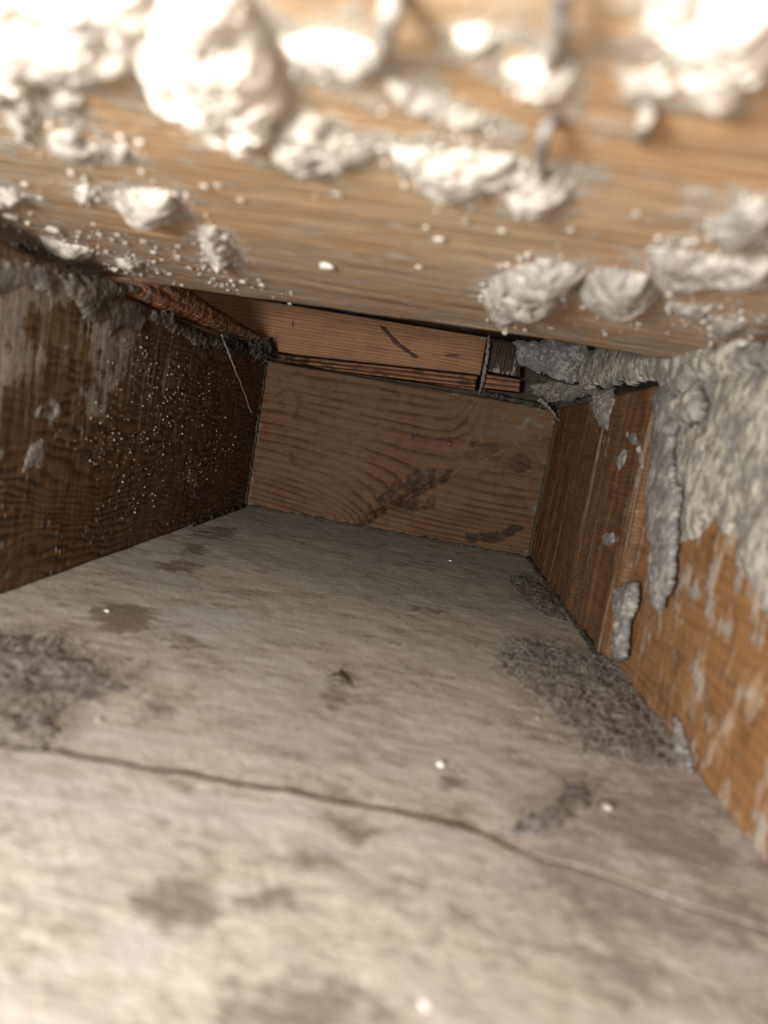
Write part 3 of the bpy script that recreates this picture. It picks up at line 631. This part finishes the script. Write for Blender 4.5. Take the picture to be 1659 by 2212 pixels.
ceil_crust('plaster_crust', [(1038, 645), (1060, 600), (1120, 575), (1185, 560), (1262, 585), (1242, 622), (1200, 652), (1120, 676), (1080, 668)], .013, 'plaster_dim', 'chunky grey plaster crust with dark underside near the end block', seed=151, rag=.003)
ceil_crust('plaster_lump', [(1245, 622), (1270, 592), (1330, 575), (1400, 592), (1428, 630), (1404, 650), (1320, 648)], .014, 'plaster_dim', 'bulging rounded grey plaster lump right of the chunky crust', seed=153, edge=.006, rough=.35, rag=.002)
ceil_crust('plaster_crust', [(1395, 545), (1440, 528), (1500, 545), (1560, 555), (1680, 560), (1680, 600), (1560, 607), (1480, 612), (1420, 602)], .009, 'plaster_dim', 'long pale plaster crust running to the right edge above the lump', seed=157, rag=.003)
ceil_crust('plaster_crust', [(1525, 475), (1590, 440), (1640, 428), (1690, 440), (1690, 525), (1600, 532), (1540, 505)], .009, 'plaster_dim', 'cream plaster crust at the right edge below the top right mass', seed=159, rag=.003)
ceil_crust('plaster_crust', [(1530, 690), (1580, 680), (1615, 695), (1600, 725), (1540, 722)], .006, 'plaster_dim', 'squarish pale plaster flake near the plank edge, far right', seed=161, rag=.002)
ceil_crust('plaster_crust', [(1440, 655), (1510, 660), (1545, 675), (1530, 690), (1450, 672)], .004, 'plaster_dim', 'thin pale plaster streak under the long right crust', seed=163, rag=.002)
ceil_crust('plaster_crust', [(90, 510), (150, 525), (200, 540), (195, 556), (130, 548), (95, 530)], .006, 'plaster', 'flat greyish plaster smear near the plank edge, upper left', seed=167, rag=.002)
ceil_crust('plaster_crust', [(252, 560), (285, 552), (305, 565), (290, 577), (258, 574)], .006, 'plaster', 'oval plaster dab just above the splintered batten', seed=169, rag=.0015)
ceil_crust('plaster_crust', [(-60, 415), (30, 402), (60, 425), (20, 438), (-60, 445)], .006, 'plaster', 'pale plaster patch at the left edge level with the grey oval lump', seed=171, rag=.002)
ceil_crust('plaster_crust', [(-80, 520), (40, 525), (78, 548), (75, 560), (0, 565), (-80, 560)], .010, 'mortar_pale', 'grey mortar slab above the left joist at the left edge', 'mortar', seed=173, rag=.002, res=.0012)

# scattered crumbs on the plank: individuals that look alike
def lump_mesh(name, mat, seed):
    bm = bmesh.new(); bmesh.ops.create_icosphere(bm, subdivisions=2, radius=1.0)
    g = np.random.default_rng(seed); d = g.normal(size=(5, 3)); ph = g.random(5) * 6
    for v in bm.verts:
        c = np.array(v.co); k = 1 + .16 * sum(math.sin(3 * (c @ d[i]) + ph[i]) for i in range(5)) / 1.6
        v.co = Vector(c * k)
    me = bpy.data.meshes.new(name); bm.to_mesh(me); bm.free(); me.materials.append(mat)
    me.polygons.foreach_set('use_smooth', [True] * len(me.polygons)); return me
LM = [lump_mesh('plaster_crumb', M['plaster'], 5 + i) for i in range(4)]
def crumb(name, mesh, p, r, nrm, label, cat, group=None):
    o = bpy.data.objects.new(name, mesh); COL.objects.link(o)
    o.scale = (r * random.uniform(.9, 1.3), r * random.uniform(.8, 1.1), r * random.uniform(.4, .6)); o.rotation_euler = (0, 0, random.uniform(0, 6))
    o.location = Vector(p) + Vector(nrm) * (r * .25); return tag(o, label, cat, group)
crumbs = [(520, 430, 9), (365, 590, 8), (408, 577, 11), (432, 590, 6), (462, 600, 6), (500, 605, 9), (527, 607, 12), (566, 614, 9), (350, 560, 6), (310, 520, 9), (255, 505, 9), (215, 505, 7),
          (115, 492, 15), (170, 500, 8), (60, 480, 9), (25, 465, 14), (385, 530, 9), (420, 525, 8), (440, 400, 12), (730, 418, 14), (1005, 475, 12), (1085, 495, 14), (1235, 495, 13), (950, 515, 14), (920, 490, 8),
          (1375, 460, 12), (1370, 465, 9), (1500, 520, 12), (905, 575, 9), (1220, 658, 9), (1190, 708, 8), (1130, 682, 5), (1600, 650, 12), (1640, 690, 10), (85, 425, 10), (470, 398, 9), (545, 620, 5), (590, 640, 6), (625, 655, 6), (480, 612, 5)]
for i, (x, y, rp) in enumerate(crumbs):
    p = at(x, y, 2, .2); d = np.linalg.norm(p - CAM)
    crumb('plaster_crumb', LM[i % 4], p, rp / FPX * d * .7, (0, 0, -1), 'small pale plaster crumb stuck to the underside of the overhead plank', 'crumb', 'plaster crumbs under the plank')
pp = at(706, 572, 2, .2); crumb('plaster_pebble', lump_mesh('plaster_pebble', M['plaster_white'], 77), pp, 15 / FPX * np.linalg.norm(pp - CAM), (0, 0, -1), 'lone pinkish white pebble stuck mid-plank above the orange board', 'pebble')

# loose plaster grit around the crusts: nobody could count it
def grit(name, fr, outlines, count, mat, label, cat, seed, lo=2.0, hi=8.0, spread=26):
    g = np.random.default_rng(seed); bm0 = bmesh.new(); bmesh.ops.create_icosphere(bm0, subdivisions=1, radius=1.0)
    bv = np.array([v.co[:] for v in bm0.verts]); bf_ = [[v.index for v in f.verts] for f in bm0.faces]; bm0.free()
    V = []; F = []; nn = np.array(fr[4], float)
    L = [np.array(o, float) for o in outlines]; per = np.array([np.linalg.norm(np.diff(o, axis=0), axis=1).sum() for o in L]); per /= per.sum()
    for _ in range(count):
        o = L[g.choice(len(L), p=per)]; k = g.integers(len(o)); a = o[k]; b = o[(k + 1) % len(o)]; q_ = a + (b - a) * g.random() + g.normal(size=2) * spread * g.random()
        p = at(q_[0], q_[1], fr[0], fr[1]); r = (lo + (hi - lo) * g.random() ** 2.5) / FPX * np.linalg.norm(p - CAM)
        if fr[0] == 2 and p[1] > far_edge(np.array([p[0]]))[0] - .002: continue
        sc = .6 + .8 * g.random((3,)); vv = bv * (1 + .35 * (g.random((len(bv), 1)) - .5)) * sc * r + p + nn * r * .2
        n0 = len(V); V += vv.tolist(); F += [[i_ + n0 for i_ in f] for f in bf_]
    V = np.array(V); og = V.mean(0); og[2] = V[:, 2].min()
    return tag(mesh_obj(name, V, F, M[mat], None, None, True, og), label, cat, None, 'stuff')
grit('plaster_grit', cf, CRUST_OUTLINES, 1900, 'plaster', 'loose pale plaster grit sprinkled over the underside of the overhead plank', 'grit', 501)
grit('plaster_grit', cf, [[(-60, 470), (150, 500), (300, 530), (450, 580), (620, 640)], [(-60, 540), (200, 560), (330, 585), (560, 625)], [(1050, 700), (1300, 700), (1500, 700), (1659, 680)]], 300, 'plaster_dim', 'fine greyish grit clinging along the far edge of the plank', 'grit', 503, 1.5, 6.0, 22)

grit('plaster_specks', frame('left', .0008), [[(300, 720), (330, 820), (300, 960), (380, 900)], [(380, 760), (400, 880), (420, 1040), (360, 1000)], [(450, 800), (470, 900), (460, 1020), (500, 960)], [(200, 880), (260, 960), (350, 1060), (280, 1100)], [(240, 760), (260, 900), (200, 1000)]],
     650, 'plaster_dim', 'tiny pale plaster specks spattered over the dark left joist', 'specks', 505, .5, 2.1, 48)

# drips hanging from the plank
def drip(pts, r, label, mat='mortar_pale'):
    P = [at(x, y, 2, z) for x, y, z in pts]
    return tag(tube('mortar_drip', P, r, M[mat], 8, None, .0004, 6), label, 'drip', 'drips under the plank')
drip([(1172, 400, .2), (1168, 330, .1955), (1176, 285, .1945), (1200, 250, .2)], [.0016, .0013, .0013, .0016], 'curved grey drip rising from the long plaster ledge')
drip([(1190, 150, .2), (1208, 60, .195), (1215, -40, .195)], [.0018, .0014, .0014], 'straight grey drip at the top edge above the bright cream patch')
drip([(805, 150, .2), (830, 90, .195), (845, 20, .195), (850, -40, .2)], [.0016, .0018, .0016, .0016], 'grey drip at the top edge right of the bright flat patch')
drip([(1385, 300, .2), (1392, 260, .196), (1400, 225, .2)], [.0012, .0016, .0014], 'short grey drip left of the top right mass')

# grey mortar over the right joist
rg = 'mortar on the right joist'
def mcr(name, fr, poly, T, mat, label, seed, rag=.007, edge=.006, lump=.026, rough=.3, res=.0013, base=.002, cat='mortar', group=rg):
    return tag(crust(name, fr, poly, T, M[mat], res, rag, edge, lump, seed, base, rough=rough), label, cat, group)
mcr('mortar_crust', r2, [(1404, 845), (1500, 800), (1720, 770), (1760, 1400), (1690, 1400), (1655, 1330), (1640, 1270), (1600, 1225), (1585, 1150), (1545, 1130), (1500, 1165), (1470, 1170), (1455, 1230), (1440, 1290), (1415, 1310), (1403, 1280), (1405, 1180), (1398, 1080), (1408, 1000), (1420, 900)],
    .0042, 'mortar_pale', 'broad grey mortar crust spread over the near right joist', 201, lump=.020)
mcr('mortar_crust', frame('right', W - .002), [(1402, 850), (1440, 830), (1455, 900), (1450, 1000), (1465, 1075), (1455, 1180), (1440, 1290), (1415, 1310), (1403, 1280), (1403, 1180), (1394, 1080), (1404, 1000), (1416, 900)],
    .0035, 'mortar', 'darker upright grey mortar ridge at the edge of the broad crust', 203, base=.003, rag=.006, lump=.014)
mcr('mortar_ridge', frame('right', W + .001), [(1235, 800), (1300, 742), (1480, 735), (1720, 730), (1720, 800), (1500, 812), (1480, 860), (1440, 835), (1390, 815), (1320, 826), (1260, 835)],
    .0055, 'mortar_pale', 'thick grey mortar ridge along the top of the right joist', 207, base=.007, rag=.007, lump=.012)
mcr('mortar_chunk', frame('right', W - .004), [(1445, 865), (1500, 835), (1512, 870), (1500, 905), (1470, 920), (1450, 900)], .006, 'mortar_pale', 'angular mortar chunk standing out at the corner of the broad crust', 209, base=.006, rag=.002, edge=.004)
mcr('mortar_clump', frame('back', -.06), [(1108, 740), (1180, 728), (1260, 735), (1290, 780), (1250, 830), (1200, 822), (1150, 800), (1125, 790)], .010, 'mortar', 'crumbly mortar clump hanging behind the plank at the right rear corner', 211, base=.012, rag=.006, edge=.005, lump=.010)
mcr('mortar_drip', frame('right', W), [(1350, 930), (1372, 935), (1390, 970), (1388, 1010), (1380, 1000), (1376, 965), (1352, 950)], .0025, 'mortar', 'hooked thin mortar smear on the far right joist', 215, res=.0008, rag=.0035, edge=.006)
mcr('mortar_dab', frame('right', W), [(1334, 985), (1350, 970), (1355, 985), (1346, 1005), (1334, 1015)], .003, 'mortar', 'small lilac-grey mortar dab on the far right joist', 217, res=.0007, rag=.003, edge=.006)
mcr('mortar_dab', frame('right', W), [(1305, 1155), (1322, 1150), (1326, 1170), (1315, 1182), (1304, 1172)], .0045, 'mortar', 'round grey mortar dab low on the far right joist', 219, res=.0007, rag=.003, edge=.006)
mcr('mortar_dab', frame('right', W), [(1378, 966), (1386, 962), (1388, 976), (1382, 980)], .003, 'plaster', 'tiny white plaster dab on the far right joist', 221, res=.0005, rag=.0006, edge=.001)
mcr('dust_streak', frame('right', W), [(1333, 1268), (1375, 1255), (1374, 1310), (1356, 1345), (1352, 1425), (1326, 1428), (1336, 1345), (1330, 1310)], .005, 'mortar', 'grey fluffy streak down the near end of the far right joist', 223, res=.0008, rag=.0025, edge=.003, lump=.006, cat='dust', group=None)

# flakes on the left joist
fg = 'peeling flakes on the left joist'
mcr('peeling_flake', lf, [(128, 596), (180, 592), (250, 606), (302, 616), (296, 634), (262, 640), (240, 650), (215, 656), (205, 700), (180, 690), (165, 655), (135, 625)], .004, 'flake', 'large grey peeling flake at the top of the left joist', 231, res=.0009, rag=.003, edge=.002, lump=.012, cat='flake', group=fg)
mcr('peeling_flake', lf, [(-60, 566), (95, 572), (128, 600), (110, 640), (60, 622), (-60, 650)], .002, 'mortar', 'pinkish grey mortar film on the left joist at the left edge', 233, res=.0012, rag=.004, edge=.003, cat='flake', group=fg)
mcr('peeling_flake', lf, [(222, 664), (262, 650), (300, 655), (318, 690), (300, 720), (262, 712), (235, 730), (225, 700)], .002, 'flake', 'rounded brownish flake below the splintered batten', 235, res=.0009, rag=.003, edge=.002, cat='flake', group=fg)
mcr('peeling_flake', lf, [(330, 668), (372, 672), (375, 690), (420, 712), (468, 735), (470, 748), (430, 752), (398, 728), (350, 705), (318, 690)], .003, 'flake', 'long dark grey flake hanging under the batten', 237, res=.0009, rag=.003, edge=.002, lump=.008, cat='flake', group=fg)
mcr('peeling_flake', lf, [(455, 730), (500, 725), (545, 742), (540, 765), (500, 762), (470, 752)], .006, 'dust_dark', 'small dark flake beside the hanging dusty strand', 239, res=.0009, rag=.003, edge=.003, lump=.008, cat='flake', group=fg)
mcr('mortar_ring', lf, [(78, 880), (100, 862), (122, 858), (136, 885), (132, 905), (112, 905), (118, 880), (95, 878), (84, 910), (74, 905)], .0014, 'mortar', 'ring-shaped grey plaster smear on the left joist', 241, res=.0008, rag=.003, edge=.005, cat='plaster', group=None)
mcr('mortar_smear', lf, [(55, 970), (92, 952), (98, 985), (85, 1012), (52, 1018)], .0012, 'mortar', 'patchy grey plaster smear below the ring-shaped smear', 243, res=.001, rag=.006, edge=.005, cat='plaster', group=None)

# ================================================================== DUST, STRANDS, SMALL THINGS
def dust_patch(name, fr, poly, T, mat, label, seed, n, fl_=.014, rag=.007, lump=.012, edge=.010, hm='hair', lift=.005, res=.0014):
    o = crust(name, fr, poly, T, M[mat], res, rag, edge, lump, seed, .0015, rough=.6)
    tag(o, label, 'dust')
    if n: fibres('dust_fibres', fr, poly, n, M[hm], o, fl_, .00013, lift, seed, T * .5)
    return o
dust_patch('dust_patch', fl, [(1065, 1420), (1105, 1385), (1180, 1392), (1250, 1425), (1300, 1432), (1350, 1418), (1368, 1500), (1430, 1590), (1470, 1660), (1400, 1655), (1330, 1640), (1270, 1640), (1215, 1570), (1160, 1505), (1095, 1465)], .003, 'dust', 'fluffy grey dust drift on the floor along the right joist', 301, 1100, .011, rag=.010)
dust_patch('dust_patch', fl, [(-120, 1370), (60, 1368), (130, 1375), (160, 1410), (210, 1440), (250, 1468), (290, 1490), (250, 1502), (165, 1520), (130, 1570), (95, 1622), (-120, 1640)], .003, 'dust', 'matted purplish grey dust patch on the floor at the left edge', 303, 600, .010, rag=.008)
dust_patch('dust_patch', fl, [(1095, 1245), (1150, 1235), (1195, 1290), (1230, 1345), (1170, 1330), (1120, 1290)], .0015, 'dust', 'thin dust film on the floor at the far foot of the right joist', 305, 60, .007, rag=.008)
dust_patch('dust_tuft', frame('right2', W + .004), [(1452, 1535), (1468, 1560), (1484, 1610), (1496, 1680), (1440, 1690), (1405, 1660), (1440, 1640), (1462, 1610), (1460, 1570)], .005, 'mortar', 'pointed grey dust tuft climbing the foot of the near right joist', 307, 60, .010, .003, .008, .004, res=.0009)
dust_patch('dust_patch', fl, [(1180, 1740), (1240, 1690), (1290, 1700), (1270, 1750), (1200, 1800), (1110, 1810), (1080, 1795)], .0025, 'mortar', 'slanting lilac-grey dust ridge on the floor near the right joist', 309, 80, .010, .004)
dust_patch('dust_clump', frame('back', -.02), [(1140, 830), (1180, 822), (1215, 818), (1260, 828), (1330, 838), (1320, 862), (1262, 858), (1215, 868), (1180, 866), (1150, 850)], .010, 'dust', 'hairy grey dust clump in the upper right rear corner', 311, 240, .012, .004, .008, .004, lift=.008, res=.001)
dust_patch('dust_tongue', frame('right', W - .001), [(1288, 848), (1320, 840), (1328, 862), (1316, 900), (1312, 930), (1300, 925), (1288, 895)], .006, 'dust', 'soft grey dust tongue hanging at the top of the far right joist', 313, 60, .008, .0015, .006, .004, res=.0007)
dust_patch('dust_clump', frame('left', .004), [(535, 738), (580, 728), (618, 742), (628, 760), (600, 772), (560, 776), (540, 765)], .008, 'dust_dark', 'dark dust clump at the far end of the splintered batten', 315, 120, .012, .003, .008, .004, lift=.006, res=.001)

def strand(pts, r, label, mat='hair', ax=1):
    P = [at(x, y, ax, v) for x, y, v in pts]
    return tag(tube('dusty_strand', P, r, M[mat], 6, None, .0012, 9), label, 'strand', 'dusty cobweb strands')
strand([(478, 722, .006), (496, 765, .008), (508, 800, .008), (528, 850, .006), (543, 893, .003)], [.0007, .0013, .0010, .0008, .0012], 'long dusty strand hanging in the left rear corner', 'hair', 0)
strand([(1165, 862, -.03), (1185, 880, -.025), (1205, 905, -.02), (1218, 918, -.012)], [.0030, .0020, .0010, .0005], 'tapering dusty strand in the right rear corner', 'dust')
strand([(1056, 725, -.016), (1052, 770, -.020), (1044, 815, -.022), (1036, 850, -.016)], [.0018, .0024, .0026, .0012], 'upright dusty strand crossing the right end of the orange upper board', 'dust')

# dusty fillets where the timbers meet
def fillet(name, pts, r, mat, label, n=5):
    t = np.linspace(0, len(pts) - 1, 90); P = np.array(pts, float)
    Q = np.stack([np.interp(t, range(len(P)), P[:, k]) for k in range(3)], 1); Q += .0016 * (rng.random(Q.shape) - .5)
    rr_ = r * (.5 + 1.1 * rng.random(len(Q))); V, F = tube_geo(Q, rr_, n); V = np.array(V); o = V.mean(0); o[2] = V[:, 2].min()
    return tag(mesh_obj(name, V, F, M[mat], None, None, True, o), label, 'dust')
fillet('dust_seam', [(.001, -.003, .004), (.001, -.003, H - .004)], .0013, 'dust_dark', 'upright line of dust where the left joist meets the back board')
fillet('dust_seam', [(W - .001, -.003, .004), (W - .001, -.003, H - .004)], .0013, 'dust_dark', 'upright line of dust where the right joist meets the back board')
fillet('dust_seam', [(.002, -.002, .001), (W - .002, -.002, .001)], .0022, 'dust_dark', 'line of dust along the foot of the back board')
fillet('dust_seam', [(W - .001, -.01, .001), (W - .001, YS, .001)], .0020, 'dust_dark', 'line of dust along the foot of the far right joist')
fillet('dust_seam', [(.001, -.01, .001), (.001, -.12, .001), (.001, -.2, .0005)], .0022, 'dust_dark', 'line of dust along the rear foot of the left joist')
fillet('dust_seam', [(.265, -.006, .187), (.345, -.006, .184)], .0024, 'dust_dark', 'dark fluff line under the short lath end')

# small things on the floor and back board
def bit(x, y, rp, mat, label, cat, seed, fr='floor', flat=None):
    f_ = frame(fr); p = at(x, y, f_[0], f_[1]); d = np.linalg.norm(p - CAM)
    return crumb(cat.replace(' ', '_'), lump_mesh(cat.replace(' ', '_'), M[mat], seed), p, rp / FPX * d, f_[4], label, cat)
bit(952, 1653, 8, 'pellet', 'bright white pellet lying mid-floor', 'pellet', 401)
bit(230, 1321, 5, 'pellet', 'tiny white pellet on the floor near the left joist', 'pellet', 403)
bit(8, 1490, 9, 'pellet', 'white pellet on the dust patch at the left edge', 'pellet', 405)
bit(203, 1488, 6, 'plaster', 'cream crumb on the tip of the left dust patch', 'crumb', 407)
bit(212, 1556, 6, 'plaster', 'pale crumb just below the tip of the left dust patch', 'crumb', 408)
bit(972, 1212, 3, 'pellet', 'tiny white speck on the floor below the back board', 'speck', 409)
bit(918, 2176, 12, 'pellet', 'blurred white speck at the bottom of the floor', 'speck', 411)
bit(1162, 1552, 5, 'plaster', 'cream crumb at the left side of the fluffy dust drift', 'crumb', 413)
bit(1310, 1746, 10, 'plaster', 'pinkish pale crumb on the floor near the dust tuft', 'crumb', 415)
tag(crust('wood_chip', fl, [(708, 1460), (728, 1452), (738, 1440), (742, 1455), (756, 1464), (768, 1480), (742, 1483), (722, 1476)], .0014, M['flake'], .0006, .0015, .002, .006, 417), 'dark flat chip lying mid-floor above the seam', 'chip')
for nm, x, y, rp, mt, lb in [('resin_bead', 971, 959, 5, 'resin', 'shiny amber resin bead'), ('nail_plug', 893, 946, 4, 'dust_dark', 'dark plugged nail hole'), ('resin_bead', 1052, 993, 4, 'resin', 'glinting resin bead left of the knot')]:
    p_ = at(x, y, 1, 0.0); o_ = crumb(nm, lump_mesh(nm, M[mt], 419 + x), p_, rp / FPX * np.linalg.norm(p_ - CAM), (0, -1, 0), lb, None)
    o_.parent = bb; o_.location = o_.location - bb.location; o_.rotation_euler = (math.pi / 2, 0, 0)
